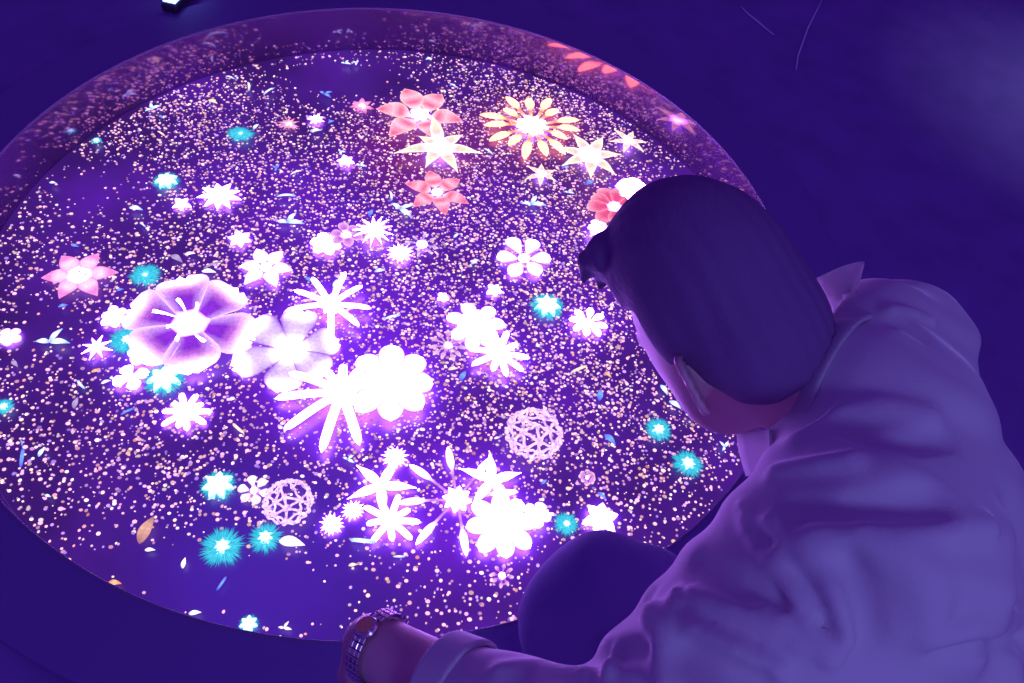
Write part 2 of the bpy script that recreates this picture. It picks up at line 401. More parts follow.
flower(342, 392, 68, 'white starburst with long club petals below the big white blossom', 'the white club starburst', 11, 'stub', .068, WHT, None, rot=.1, hover=.016, core=.25, bumps=9, petal_r=[.5, .55, .5, .5, .5, .85, .95, 1.0, 1.05, .95, .5], jitter=.06)
flower(391, 385, 46, 'dense white carnation of rounded petals at the screen centre', 'the white carnation', 8, 'round', .30, WHT, (.30, .08, .75), rot=.2, hover=.024, core=.22, layers=2, bumps=7, jitter=.03)
flower(476, 327, 31, 'white flower with seven round petals right of centre', 'the round-petalled white flower', 7, 'round', .26, WHT, (.30, .08, .75), rot=.3, hover=.006, core=.3, bumps=7, layers=2, t0=.2)
flower(499, 354, 31, 'white jagged blossom touching the seven round petals from below right', 'the jagged white blossom', 10, 'stub', .11, WHT, None, rot=.1, hover=.018, core=.35, bumps=8, petal_r=[1, .75, .95])
flower(448, 346, 20, 'faint pink daisy with dark gaps left of the jagged white blossom', 'the faint pink daisy', 11, 'club', .12, [(0, (1.0, .6, 1.0)), (.5, (.7, .3, .8)), (1, (1.1, .7, 1.0))], None, hover=.004, core=.2)
flower(524, 259, 29, 'white six-petalled flower above the cyan puff right of centre', 'the white flower right of centre', 6, 'round', .29, WHT, (.30, .08, .75), rot=.2, hover=.006, core=.2, t0=.25)
flower(588, 323, 19, 'white snowflake-shaped flower right of the cyan puff', 'the snowflake flower', 8, 'round', .21, WHT, None, hover=.006, core=.25, t0=.2, whole=False)
flower(457, 500, 62, 'large starburst with eight white club petals on violet stalks', 'the violet-stalked starburst', 8, 'club', .062, STK, None, rot=.30, hover=.006, core=.2, bumps=8, petal_r=[1.0, .95, .95, 1.0, .95, 1.0, .95, .9], jitter=.05)
flower(381, 486, 35, 'white five-pointed star flower at the lower middle', 'the five-pointed star', 5, 'star', .145, WHT, None, rot=.05, hover=.010, core=.2)
flower(390, 521, 29, 'white daisy with rounded petals below the five-pointed star', 'the white daisy', 9, 'stub', .115, WHT, None, rot=.1, hover=.016, core=.3, bumps=7, petal_r=[1.05, .8, 1, .75])
flower(492, 481, 34, 'white star with five sharp arms right of the violet-stalked starburst', 'the sharp-armed star', 5, 'star', .15, WHT, None, rot=.5, hover=.018, core=.22)
flower(503, 526, 37, 'white cluster of rounded petals beside the dark trouser knee', 'the white cluster by the knee', 8, 'round', .27, WHT, (.30, .08, .75), rot=.3, hover=.014, core=.28, layers=2, bumps=6)
flower(536, 516, 15, 'small bluish-white bloom between the rounded cluster and the knee', 'the bluish bloom by the knee', 5, 'round', .4, [(0, WHITE), (1, (.6, 1.2, 1.6))], None, hover=.03, core=.4)
flower(600, 519, 19, 'white ragged bloom just above the dark trouser knee', 'the ragged bloom above the knee', 6, 'pointed', .36, WHT, None, rot=.4, hover=.01, core=.5, bumps=5, whole=False)
flower(186, 413, 25, 'white notched blossom below the purple hibiscus', 'the notched white blossom', 10, 'stub', .13, WHT, None, rot=.2, hover=.006, core=.4, petal_r=[1, .75, .9], bumps=9)
flower(266, 268, 28, 'white six-petalled flower above right of the purple hibiscus', 'the white flower above the hibiscus', 6, 'pointed', .32, WHT, (.30, .08, .75), rot=.1, hover=.006, core=.2, t0=.22)
flower(220, 197, 21, 'pale pink many-petalled flower at the upper left', 'the pale pink flower', 9, 'pointed', .24, WHT, (1.3, .6, 1.2), hover=.006, core=.3, bumps=6)
flower(326, 245, 16, 'small white five-petalled flower left of the tiny purple flower', 'the small white five-petalled flower', 6, 'round', .36, WHT, None, hover=.006, core=.25)
flower(346, 236, 17, 'tiny purple flower between two small white flowers', 'the tiny purple flower', 6, 'round', .32, [(0, WHITE), (.3, (.55, .08, .8)), (1, (1.0, .45, 1.0))], (1.1, .7, 1.1), hover=.016, core=.18, whole=True)
flower(374, 231, 21, 'small white spiky flower with thin rays at the upper middle', 'the thin-rayed flower', 13, 'star', .1, WHT, None, hover=.02, core=.3)
flower(422, 245, 17, 'faint lilac starburst right of the soft white glow bloom', 'the faint lilac starburst', 8, 'club', .1, [(0, (1.2, 1.0, 1.3)), (.5, (.6, .3, 1.0)), (1, (1.0, .8, 1.3))], None, hover=.006, core=.32, whole=True)
flower(400, 254, 14, 'soft white glow bloom left of the faint lilac starburst', 'the soft white glow bloom', 16, 'star', .13, [(0, WHITE), (.6, WHITE), (1, (1.1, .6, 1.2))], None, hover=.01, core=.6)
flower(240, 240, 12, 'small white bud bloom above left of the white six-petalled flower', 'the bud bloom', 6, 'pointed', .4, WHT, (1.2, .6, 1.3), hover=.006, core=.4)
flower(115, 318, 14, 'small white flower above left of the cyan puff beside the hibiscus', 'the small white flower left of the hibiscus', 6, 'round', .36, WHT, (1.2, .6, 1.1), hover=.006, core=.3)
flower(97, 348, 15, 'thin-pointed white star left of the purple hibiscus', 'the thin-pointed star', 8, 'star', .13, WHT, None, hover=.012, core=.2)
flower(131, 378, 17, 'white clover-like blossom under the left side of the hibiscus', 'the clover-like blossom', 4, 'round', .4, WHT, None, rot=.7, hover=.006, core=.3)
flower(150, 352, 20, 'white cloudy bloom tucked under the left petal of the hibiscus', 'the cloudy bloom', 7, 'round', .4, WHT, None, rot=.7, hover=.004, core=.4, whole=False)
flower(10, 338, 12, 'pinkish-white bloom at the left edge of the photo', 'the bloom at the left edge', 5, 'round', .42, [(0, WHITE), (1, (1.4, .8, 1.2))], (1.2, .4, 1.0), hover=.006, core=.3)
flower(254, 491, 16, 'small pale six-petalled flower left of the lower lace ball', 'the small pale flower', 6, 'round', .3, [(0, (1.4, 1.0, 1.3)), (1, (1.3, 1.0, 1.3))], None, hover=.006, core=.22, t0=.3)
flower(494, 291, 9, 'tiny white five-pointed bloom above the seven round petals', 'the tiny five-pointed bloom', 5, 'pointed', .42, WHT, None, hover=.006, core=.4)
flower(443, 298, 6, 'tiniest white bloom left of the tiny five-pointed bloom', 'the tiniest white bloom', 5, 'round', .42, WHT, None, hover=.006, core=.4)
flower(346, 162, 9, 'small peach-white bloom left of the white star flower', 'the peach-white bloom', 6, 'pointed', .42, WHT, (1.3, .5, 1.1), hover=.006, core=.5)
flower(289, 125, 11, 'small red-pink burst at upper left, leftmost of three in a row', 'the leftmost red-pink burst', 10, 'star', .14, [(0, (1.3, .8, 1.0)), (1, (1.0, .1, .5))], None, hover=.006, core=.25)
flower(316, 120, 9, 'small pale pink burst, middle one of three in a row', 'the pale pink burst', 9, 'pointed', .2, [(0, WHITE), (1, (1.2, .35, .8))], None, hover=.006, core=.4)
flower(362, 107, 13, 'small red-pink burst, rightmost of three, left of the largest pink flower', 'the rightmost red-pink burst', 7, 'pointed', .24, [(0, (1.4, .7, 1.1)), (1, (1.0, .12, .5))], None, hover=.006, core=.25)
flower(182, 205, 10, 'small rose-white bloom left of the pale pink flower', 'the rose-white bloom', 5, 'pointed', .4, WHT, (1.3, .4, 1.1), hover=.006, core=.4)
flower(395, 458, 14, 'round soft white bloom above the five-pointed star', 'the round soft bloom', 16, 'star', .13, [(0, WHITE), (.6, WHITE), (1, (1.2, .9, 1.0))], None, hover=.006, core=.6)
flower(353, 511, 12, 'soft white bloom left of the white daisy, upper of a pair', 'the upper soft bloom of the pair', 16, 'star', .13, [(0, WHITE), (.6, WHITE), (1, (1.2, .9, .9))], None, hover=.006, core=.6)
flower(332, 525, 13, 'soft white bloom left of the white daisy, lower of a pair', 'the lower soft bloom of the pair', 16, 'star', .13, [(0, WHITE), (.6, WHITE), (1, (1.2, .9, .9))], None, hover=.006, core=.6)
flower(502, 576, 12, 'small cluster of pink dots left of the dark knee', 'the cluster of pink dots', 8, 'club', .17, [(0, (.9, .3, .9)), (.5, (.6, .15, .8)), (1, (1.2, .7, 1.0))], None, hover=.004, core=.3)
flower(587, 478, 9, 'small pale ring-shaped bloom below right of the upper lace ball', 'the ring-shaped bloom', 8, 'round', .3, [(0, (.8, .3, .8)), (.5, (.7, .3, .8)), (1, (1.3, .8, 1.1))], None, hover=.006, core=.2, t0=.35)

hib = [o for o in COL.objects if o.get('label', '').startswith('big purple hibiscus')][0]
for i in range(7):
    a = 1.2 + i * .82; L = (64 / place(190, 326, .012)[1]) * (.32 + .22 * (i % 3) / 2)
    P_ = [np.array([math.cos(a + .25 * t) * L * t, math.sin(a + .25 * t) * L * t, .012 + .02 * t]) for t in (.1, .4, .7, 1.)]
    V, Fc = [], []
    for q, rr_ in zip(P_, (.0015, .0015, .0035, .006)):
        V += [q + rr_ * np.array([-math.sin(a) * math.cos(w), math.cos(a) * math.cos(w), math.sin(w)]) for w in (0, 1.57, 3.14, 4.71)]
    for q in range(3): Fc += [(q * 4 + j, q * 4 + (j + 1) % 4, q * 4 + 4 + (j + 1) % 4, q * 4 + 4 + j) for j in range(4)]
    Fc += [(3, 2, 1, 0), (12, 13, 14, 15)]
    mesh_obj('stamen', V, Fc, M_glow, hib, tint=np.array([WHITE] * 16))
lace_ball(533, 438, 27, 'pale violet lace ball right of centre, larger of two', 'the upper lace ball')
lace_ball(289, 505, 23, 'pale violet lace ball at the lower left, smaller of two', 'the lower lace ball')

puff(241, 136, 16, 'dim cyan puff at the upper left, nearest the far rim', 'the uppermost cyan puff', squash=.8, core=.2)
puff(167, 183, 15, 'bright white-centred cyan puff left of the pale pink flower', 'the bright upper-left cyan puff', core=.62)
puff(146, 277, 18, 'dim cyan puff right of the magenta flower', 'the dim cyan puff by the magenta flower', core=.2)
puff(128, 342, 21, 'cyan puff half hidden by the left petals of the hibiscus', 'the cyan puff left of the hibiscus', core=.3)
puff(165, 381, 23, 'bright cyan puff directly below the purple hibiscus', 'the cyan puff below the hibiscus', core=.6)
puff(547, 308, 20, 'bright cyan puff between the white flower and the snowflake flower', 'the cyan puff right of centre', core=.58)
puff(658, 431, 16, 'small cyan puff below the jaw, upper of two', 'the upper cyan puff by the jaw', core=.4)
puff(687, 465, 18, 'cyan puff near the pale sleeve, lower of two', 'the cyan puff by the sleeve', core=.4)
puff(219, 487, 20, 'bright cyan puff left of the small pale flower', 'the cyan puff left of the small pale flower', core=.66)
puff(223, 548, 24, 'largest spiky cyan puff at the lower left with white middle', 'the largest cyan puff', core=.36)
puff(266, 539, 19, 'spiky cyan puff under the lower lace ball', 'the cyan puff under the lace ball', core=.4)
puff(249, 625, 11, 'small bright cyan puff at the near rim', 'the cyan puff at the near rim', core=.7)
puff(566, 525, 15, 'cyan puff peeking over the top of the dark knee', 'the cyan puff behind the knee', core=.3)
puff(5, 408, 11, 'small cyan puff cut by the left edge of the photo', 'the cyan puff at the left edge', core=.4)
puff(97, 142, 6, 'tiniest cyan puff near the far left rim', 'the tiniest cyan puff', core=.5)

# ------------------------------------------------------------------ loose petals drifting over the screen
BLUE = ((.12, .14, 1.1), (.25, .5, 1.5)); BW = ((.35, .6, 1.6), (1.3, 1.5, 1.7)); CR = ((1.1, .75, .6), (1.4, 1.1, .9)); OR = ((1.0, .3, .15), (1.3, .7, .4)); BRN = ((.40, .15, .22), (.95, .50, .42)); GV = ((.35, .22, .6), (.6, .45, .8)); WH = ((1.1, 1.0, 1.5), (1.5, 1.4, 1.6))
CN = {id(BRN): 'brownish', id(BLUE): 'blue', id(BW): 'pale blue', id(CR): 'cream', id(OR): 'orange', id(GV): 'greyish violet', id(WH): 'white'}
LOOSE = [  # px, py, length px, angle, colour, shape
 (228,29,12,.1,BLUE,'oval'),(220,47,24,-.3,BLUE,'curved'),(230,78,10,-.6,BW,'curved'),(249,87,13,1.2,BW,'curved'),(116,86,9,-.3,BLUE,'oval'),(124,95,8,0,BLUE,'oval'),(136,91,8,.3,BLUE,'oval'),
 (152,108,13,.5,BW,'forked'),(161,117,6,-.6,BLUE,'oval'),(213,102,11,-.4,CR,'oval'),(161,134,11,-1.,CR,'curved'),(67,127,7,-.1,BLUE,'oval'),(33,174,6,.6,BW,'oval'),(53,183,7,-.1,BW,'oval'),(7,171,9,0,BLUE,'oval'),
 (136,209,14,-.2,BW,'oval'),(143,225,9,-1.2,BW,'curved'),(256,127,9,.7,BW,'oval'),(346,63,8,0,BW,'forked'),(356,63,7,1.5,BW,'forked'),(429,59,7,.1,BW,'oval'),(269,92,13,.3,BW,'curved'),(326,94,12,-.3,BLUE,'forked'),
 (316,131,11,.1,BW,'oval'),(331,122,7,.3,BLUE,'oval'),(341,152,8,-.8,BW,'forked'),(361,165,9,0,BW,'forked'),(276,168,9,1.4,BLUE,'forked'),(296,173,11,.1,WH,'curved'),(286,197,18,-.2,BW,'curved'),(290,221,22,.1,BW,'forked'),
 (391,196,13,1.4,BW,'curved'),(403,209,22,-.4,BW,'forked'),(488,152,13,-.9,BW,'curved'),(469,35,9,.2,BLUE,'oval'),(453,86,9,-.8,BW,'curved'),(371,213,10,1.,BLUE,'oval'),(565,167,9,.4,BLUE,'oval'),(590,183,11,.3,BLUE,'oval'),
 (569,192,8,0,BW,'forked'),(533,203,20,.1,BW,'forked'),(213,266,18,.1,GV,'curved'),(209,272,14,-.1,WH,'oval'),(177,259,16,-.6,GV,'oval'),(190,254,10,.1,WH,'oval'),(53,340,26,.15,BW,'forked'),(15,364,11,-.8,GV,'oval'),
 (96,371,9,.2,OR,'oval'),(81,385,14,-1.3,BW,'curved'),(106,382,9,.3,WH,'oval'),(76,403,13,1.2,GV,'oval'),(128,412,14,.2,BLUE,'curved'),(238,429,17,-1.1,CR,'curved'),(75,246,8,-.2,BLUE,'oval'),(42,452,11,.9,BW,'oval'),
 (22,443,9,1.4,BLUE,'curved'),(63,306,9,.2,BLUE,'oval'),(336,285,14,1.4,BW,'oval'),(380,271,11,.1,BW,'oval'),(392,318,17,0,BW,'curved'),(475,262,10,.5,BW,'oval'),(456,236,7,.6,BW,'oval'),(463,376,13,1.,BLUE,'oval'),
 (453,369,10,.1,CR,'oval'),(309,280,10,-.6,BLUE,'oval'),(353,432,9,.2,BLUE,'oval'),(579,370,18,.1,CR,'curved'),(608,375,9,-.7,OR,'oval'),(600,395,14,1.4,BLUE,'oval'),(610,440,16,-.8,BLUE,'oval'),(664,390,13,-1.,BW,'oval'),
 (675,405,14,-.6,BW,'oval'),(692,416,13,-.3,WH,'oval'),(724,446,11,1.4,BW,'forked'),(147,530,30,1.05,BRN,'oval'),(150,550,10,0,WH,'oval'),(184,563,11,1.3,WH,'oval'),(115,583,13,-.1,OR,'oval'),(195,613,12,.1,WH,'oval'),
 (222,584,15,.7,BLUE,'curved'),(23,458,20,1.1,BLUE,'curved'),(48,496,7,-.3,BW,'oval'),(349,459,11,-.2,BW,'forked'),(363,542,26,-.4,BW,'curved'),(399,557,12,-.3,BW,'curved'),(292,543,27,-.2,WH,'oval'),(285,627,11,.1,WH,'forked'),
 (353,565,9,.1,CR,'oval'),(544,482,8,.6,BLUE,'oval'),(602,496,11,-.7,BLUE,'oval'),(497,438,6,.2,WH,'oval'),(120,290,7,.2,BLUE,'oval'),(447,258,8,1.2,CR,'curved')]
def direction(dx, dy):
    a = math.degrees(math.atan2(-dy, dx)) % 360
    return ['right of', 'above right of', 'above', 'above left of', 'left of', 'below left of', 'below', 'below right of'][int((a + 22.5) // 45) % 8]
seen = set()
for (px, py, ln_, an, cc, shp) in LOOSE:
    p, sc = place(px, py, .010 + .004 * rng.random()); L = ln_ / sc
    c0, c1 = cc; stops = [(0, c0), (.5, c1), (1, c0)]
    # image angle to an angle on the screen plane
    q = on_plane(px + 4 * math.cos(an), py - 4 * math.sin(an), ZS) - on_plane(px, py, ZS); wa = math.atan2(q[1], q[0])
    if shp == 'oval': geo = petal_geo(L, L * .24, wa, 'pointed', stops, None, lift=.2, t0=0, th=.002)
    elif shp == 'curved': geo = petal_geo(L, L * .09, wa, 'stub', stops, None, lift=.3, t0=0, bend=.28, th=.0015)
    else: geo = merge([petal_geo(L * .75, L * .16, wa - .3, 'pointed', stops, None, lift=.2, t0=0, th=.002), petal_geo(L * .7, L * .13, wa + .9, 'pointed', stops, None, lift=.2, t0=0, th=.002), petal_geo(L * .5, L * .14, wa + 2.9, 'pointed', stops, None, lift=.2, t0=0, th=.002)])
    V, Fc, T = geo; V = np.array(V); V[:, :2] -= V[:, :2].mean(0)
    o = mesh_obj('drifting_petal', V, Fc, M_glow, tint=np.array(T)); o.location = tuple(p)
    near = sorted(PLACED, key=lambda a: (a[0] - px) ** 2 + (a[1] - py) ** 2)
    for nr in near[:4]:
        lab = f'{CN[id(cc)]} {shp} petal {direction(px - nr[0], py - nr[1])} {nr[2]}'
        if lab not in seen: break
    seen.add(lab)
    tag(o, lab, 'petal', 'loose petals drifting over the screen')

# ------------------------------------------------------------------ small things on the floor round the well
def tube_obj(name, pts, r, mat, parent=None, k=6, tint=None):
    V, Fc = [], []; pts = [np.asarray(p, float) for p in pts]; n = len(pts)
    rr = r if hasattr(r, '__len__') else [r] * n
    for i, p in enumerate(pts):
        d = pts[min(i + 1, n - 1)] - pts[max(i - 1, 0)]; d /= np.linalg.norm(d)
        x_ = np.cross(d, [0, 0, 1.]); x_ /= max(1e-6, np.linalg.norm(x_)); y_ = np.cross(x_, d)
        for j in range(k):
            a = 2 * math.pi * j / k; V.append(p + rr[i] * (math.cos(a) * x_ + math.sin(a) * y_))
    for i in range(n - 1):
        for j in range(k): Fc.append((i * k + j, i * k + (j + 1) % k, (i + 1) * k + (j + 1) % k, (i + 1) * k + j))
    Fc.append(tuple(range(k))[::-1]); Fc.append(tuple((n - 1) * k + j for j in range(k)))
    return mesh_obj(name, V, Fc, mat, parent)
M_thread = principled('pale_thread', (.8, .75, 1.0), .4)
def thread(pxs, label, r=.0038):
    P_ = [on_plane(x, y, -.02 + r) for x, y in pxs]
    root = tube_obj('thread', P_, [r * (.4 + .6 * math.sin(math.pi * (i + .5) / len(P_))) for i in range(len(P_))], M_thread)
    tag(root, label, 'thread', 'pale threads on the dark floor')
thread([(741, 7), (748, 14), (757, 21), (765, 28), (774, 35)], 'pale thread lying on the dark floor, short straight one on the left')
thread([(822, 0), (816, 12), (808, 28), (803, 42), (798, 56), (796, 70)], 'pale thread lying on the dark floor, long curved one on the right')
# low lamp on the floor beyond the kerb
lp = on_plane(181, 1, .0)
root = empty('floor_lamp', lp)
q = on_plane(200, -12, -.02) - lp; root.rotation_euler = (0, 0, math.atan2(q[1], q[0]))
def box_geo(x0, x1, y0, y1, z0, z1, ch=.006):
    V = []
    for z, s in ((z0, 0), (z1 - ch, 0), (z1, ch)):
        V += [(x0 + s, y0 + s, z), (x1 - s, y0 + s, z), (x1 - s, y1 - s, z), (x0 + s, y1 - s, z)]
    Fc = [(3, 2, 1, 0), (8, 9, 10, 11)] + [(i * 4 + j, i * 4 + (j + 1) % 4, i * 4 + 4 + (j + 1) % 4, i * 4 + 4 + j) for i in range(2) for j in range(4)]
    return V, Fc
v, f = box_geo(-.08, .16, -.025, .025, 0, .03); mesh_obj('lamp_housing', v, f, M_housing, root, smooth=False)
v, f = box_geo(-.07, .15, -.022, .022, .0302, .044)
mesh_obj('lamp_lens', v, f, M_glow, root, smooth=False, tint=np.array([(1.0, 1.6, 4.0)] * len(v)))
tag(root, 'low blue-white lamp on the floor at the upper left edge', 'lamp')

# ================================================================== the person
def nrm(v): v = np.asarray(v, float); return v / np.linalg.norm(v)
U = nrm(D(-.50, -.85, -.20)); Fd = D(-.45, .10, .88); Fd = nrm(Fd - (Fd @ U) * U); Lf = nrm(np.cross(U, Fd))
HO = W(737, 337, .81)
def Hd(u=0., f=0., l=0.): return HO + u * U + f * Fd + l * Lf
C7 = W(858, 398, .79)
SL = W(868, 545, .675); SRt = W(900, 348, .88)
EL = W(618, 785, .68); WL = W(379, 648, .85)
PEL = W(965, 740, .97)
lat = nrm(SL - SRt)
FACE = nrm(np.array([-.88, .45, 0.]))
HL, HR = PEL + lat * .09, PEL - lat * .09
KL = W(608, 622, .95); KR = W(735, 615, 1.12)
AL = KL + np.array([.10, -.05, 0]); AL[2] = .085
AR = KR + np.array([.12, -.05, 0]); AR[2] = .085
ER = W(915, 480, 1.06); WR = W(790, 585, 1.10)

def cone(a, b, r1, r2):
    a = np.asarray(a, float); b = np.asarray(b, float); ba = b - a; l2 = ba @ ba
    def fn(P_):
        t = np.clip(((P_ - a) @ ba) / l2, 0, 1)
        return np.linalg.norm(P_ - a - t[:, None] * ba, axis=1) - (r1 + (r2 - r1) * t)
    return fn
def ell(c, axes, radii):
    c = np.asarray(c, float); A = np.stack(axes); rd = np.asarray(radii, float)
    def fn(P_):
        q = (P_ - c) @ A.T
        k0 = np.linalg.norm(q / rd, axis=1); k1 = np.linalg.norm(q / rd ** 2, axis=1)
        return k0 * (k0 - 1) / np.maximum(k1, 1e-9)
    return fn
def smin(a, b, k):
    h = np.clip(.5 + .5 * (b - a) / k, 0, 1); return b * (1 - h) + a * h - k * h * (1 - h)
def smax(a, b, k): return -smin(-a, -b, k)
def union(fs, k):
    def fn(P_):
        d = fs[0](P_)
        for g in fs[1:]: d = smin(d, g(P_), k)
        return d
    return fn
def half(p0, n):
    p0 = np.asarray(p0, float); n = nrm(n)
    return lambda P_: (P_ - p0) @ n

def polygonise(fn, lo, hi, h, band=None):
    lo = np.asarray(lo, float); hi = np.asarray(hi, float); B = 8
    nb = np.ceil((hi - lo) / (h * B)).astype(int); n = nb * B + 1
    cs = [lo[i] + (np.arange(nb[i]) + .5) * B * h for i in range(3)]
    cc = np.stack(np.meshgrid(*cs, indexing='ij'), -1).reshape(-1, 3); dc = fn(cc)
    G_ = np.repeat(np.repeat(np.repeat(dc.reshape(nb), B, 0), B, 1), B, 2).astype(np.float32)
    G_ = np.pad(G_, ((0, 1),) * 3, mode='edge')
    act = np.argwhere(np.abs(dc.reshape(nb)) < B * h * (.87 + .35))
    loc = np.stack(np.meshgrid(*[np.arange(B + 1)] * 3, indexing='ij'), -1).reshape(-1, 3)
    for s in range(0, len(act), 300):
        a_ = act[s:s + 300]; idx = (a_[:, None, :] * B + loc[None]).reshape(-1, 3)
        G_[idx[:, 0], idx[:, 1], idx[:, 2]] = fn(lo + idx * h)
    S = G_ < 0
    m_ = S[:-1, :-1, :-1].astype(np.int8)
    for dx in (0, 1):
        for dy in (0, 1):
            for dz in (0, 1):
                if dx + dy + dz: m_ += S[dx:dx + n[0] - 1, dy:dy + n[1] - 1, dz:dz + n[2] - 1]
    cells = np.argwhere((m_ > 0) & (m_ < 8))
    ids = -np.ones(np.array(G_.shape) - 1, np.int64); ids[cells[:, 0], cells[:, 1], cells[:, 2]] = np.arange(len(cells))
    acc = np.zeros((len(cells), 3)); num = np.zeros(len(cells))
    for ax in range(3):
        o1, o2 = [i for i in range(3) if i != ax]
        for p_ in (0, 1):
            for q_ in (0, 1):
                A = cells.copy(); A[:, o1] += p_; A[:, o2] += q_; B_ = A.copy(); B_[:, ax] += 1
                va = G_[A[:, 0], A[:, 1], A[:, 2]]; vb = G_[B_[:, 0], B_[:, 1], B_[:, 2]]
                x_ = (va < 0) != (vb < 0); t = np.where(x_, va / np.where(x_, va - vb, 1), 0)
                pt = A.astype(float); pt[:, ax] += t; acc += pt * x_[:, None]; num += x_
    V = lo + acc / num[:, None] * h
    Q = []
    for ax in range(3):
        o1, o2 = (ax + 1) % 3, (ax + 2) % 3
        sl0 = [slice(None)] * 3; sl1 = [slice(None)] * 3; sl0[ax] = slice(0, -1); sl1[ax] = slice(1, None)
        s0, s1 = S[tuple(sl0)], S[tuple(sl1)]
        e_ = np.argwhere(s0 != s1)
        e_ = e_[(e_[:, o1] > 0) & (e_[:, o2] > 0) & (e_[:, o1] < n[o1] - 1) & (e_[:, o2] < n[o2] - 1)]
        fl = s0[e_[:, 0], e_[:, 1], e_[:, 2]]
        def cid(a1, a2):
            c_ = e_.copy(); c_[:, o1] -= a1; c_[:, o2] -= a2; return ids[c_[:, 0], c_[:, 1], c_[:, 2]]
        q = np.stack([cid(1, 1), cid(0, 1), cid(0, 0), cid(1, 0)], 1)
        q[~fl] = q[~fl][:, ::-1]; Q.append(q)
    return V, np.concatenate(Q)
def sdf_obj(name, fn, lo, hi, h, mat, parent=None):
    V, Q = polygonise(fn, lo, hi, h)
    me = bpy.data.meshes.new(name); me.vertices.add(len(V)); me.vertices.foreach_set('co', V.astype(np.float32).ravel())
    me.loops.add(Q.size); me.loops.foreach_set('vertex_index', Q.astype(np.int32).ravel())
    me.polygons.add(len(Q)); me.polygons.foreach_set('loop_start', np.arange(0, Q.size, 4, dtype=np.int32)); me.polygons.foreach_set('loop_total', np.full(len(Q), 4, np.int32))
    me.update(calc_edges=True); me.validate(); me.materials.append(mat); me.polygons.foreach_set('use_smooth', [True] * len(me.polygons))
    o = bpy.data.objects.new(name, me); COL.objects.link(o)
    if parent: o.parent = parent
    return o

# ---- body: head with a face, neck, trunk, arms, hands with fingers, legs
AX = (U, Fd, Lf)
skull = ell(Hd(.045, .004, 0), AX, (.098, .098, .078))
facev = ell(Hd(-.015, .045, 0), AX, (.085, .060, .062))
jaw = ell(Hd(-.065, .045, 0), AX, (.045, .050, .052))
chin = ell(Hd(-.098, .078, 0), AX, (.022, .022, .026))
nose = cone(Hd(.02, .100, 0), Hd(-.018, .124, 0), .009, .013)
nostr = union([ell(Hd(-.022, .110, s * .013), AX, (.009, .012, .009)) for s in (-1, 1)], .004)
brow = cone(Hd(.030, .093, .035), Hd(.030, .093, -.035), .011, .011)
lips = union([cone(Hd(-.050, .103, .02), Hd(-.048, .111, 0), .006, .008), cone(Hd(-.050, .103, -.02), Hd(-.048, .111, 0), .006, .008), cone(Hd(-.060, .101, .015), Hd(-.061, .108, -.0), .006, .008), cone(Hd(-.060, .101, -.015), Hd(-.061, .108, -.0), .006, .008)], .004)
eyes = [ell(Hd(.010, .098, s * .032), AX, (.010, .014, .014)) for s in (-1, 1)]
mouthcut = cone(Hd(-.0545, .113, .018), Hd(-.0545, .113, -.018), .002, .002)
def ear(s):
    c = Hd(-.006, .004, s * .077)
    back = nrm(-Fd * .75 + Lf * s * .65)
    pts = []
    for i in range(11):
        a = math.radians(115 - 25 * i)
        pts.append(c + U * (.031 * math.sin(a) + .002) + back * (.014 + .014 * math.cos(a)) - back * .004 * (i > 7))
    rim = [cone(pts[i], pts[i + 1], .0042, .0042) for i in range(9)]
    plate = ell(c + back * .008, (U, back, nrm(np.cross(U, back))), (.027, .014, .0045))
    lobe = ell(c - U * .029 + back * .006, AX, (.009, .008, .006))
    root_ = ell(c + Lf * s * -.006, AX, (.024, .010, .012))
    return union(rim + [plate, lobe, root_], .003)
neck = cone(Hd(-.045, -.020, 0), C7 * .6 + (SL + SRt) * .2, .054, .060)
MS = (SL + SRt) / 2
spine_dir = nrm(PEL - MS)
fwd = nrm(np.cross(lat, spine_dir))
if fwd @ FACE < 0: fwd = -fwd
TA = (spine_dir, lat, fwd)
trunk = union([ell(MS + spine_dir * .14, TA, (.19, .130, .095)), ell(MS + spine_dir * .32, TA, (.16, .145, .105)), ell(PEL, TA, (.14, .165, .12)), cone(SL, SRt, .056, .040)], .04)
armL = union([cone(SL, EL, .052, .042), cone(EL, WL, .050, .034)], .02)
armR = union([cone(SRt, ER, .040, .040), cone(ER, WR, .046, .031)], .02)
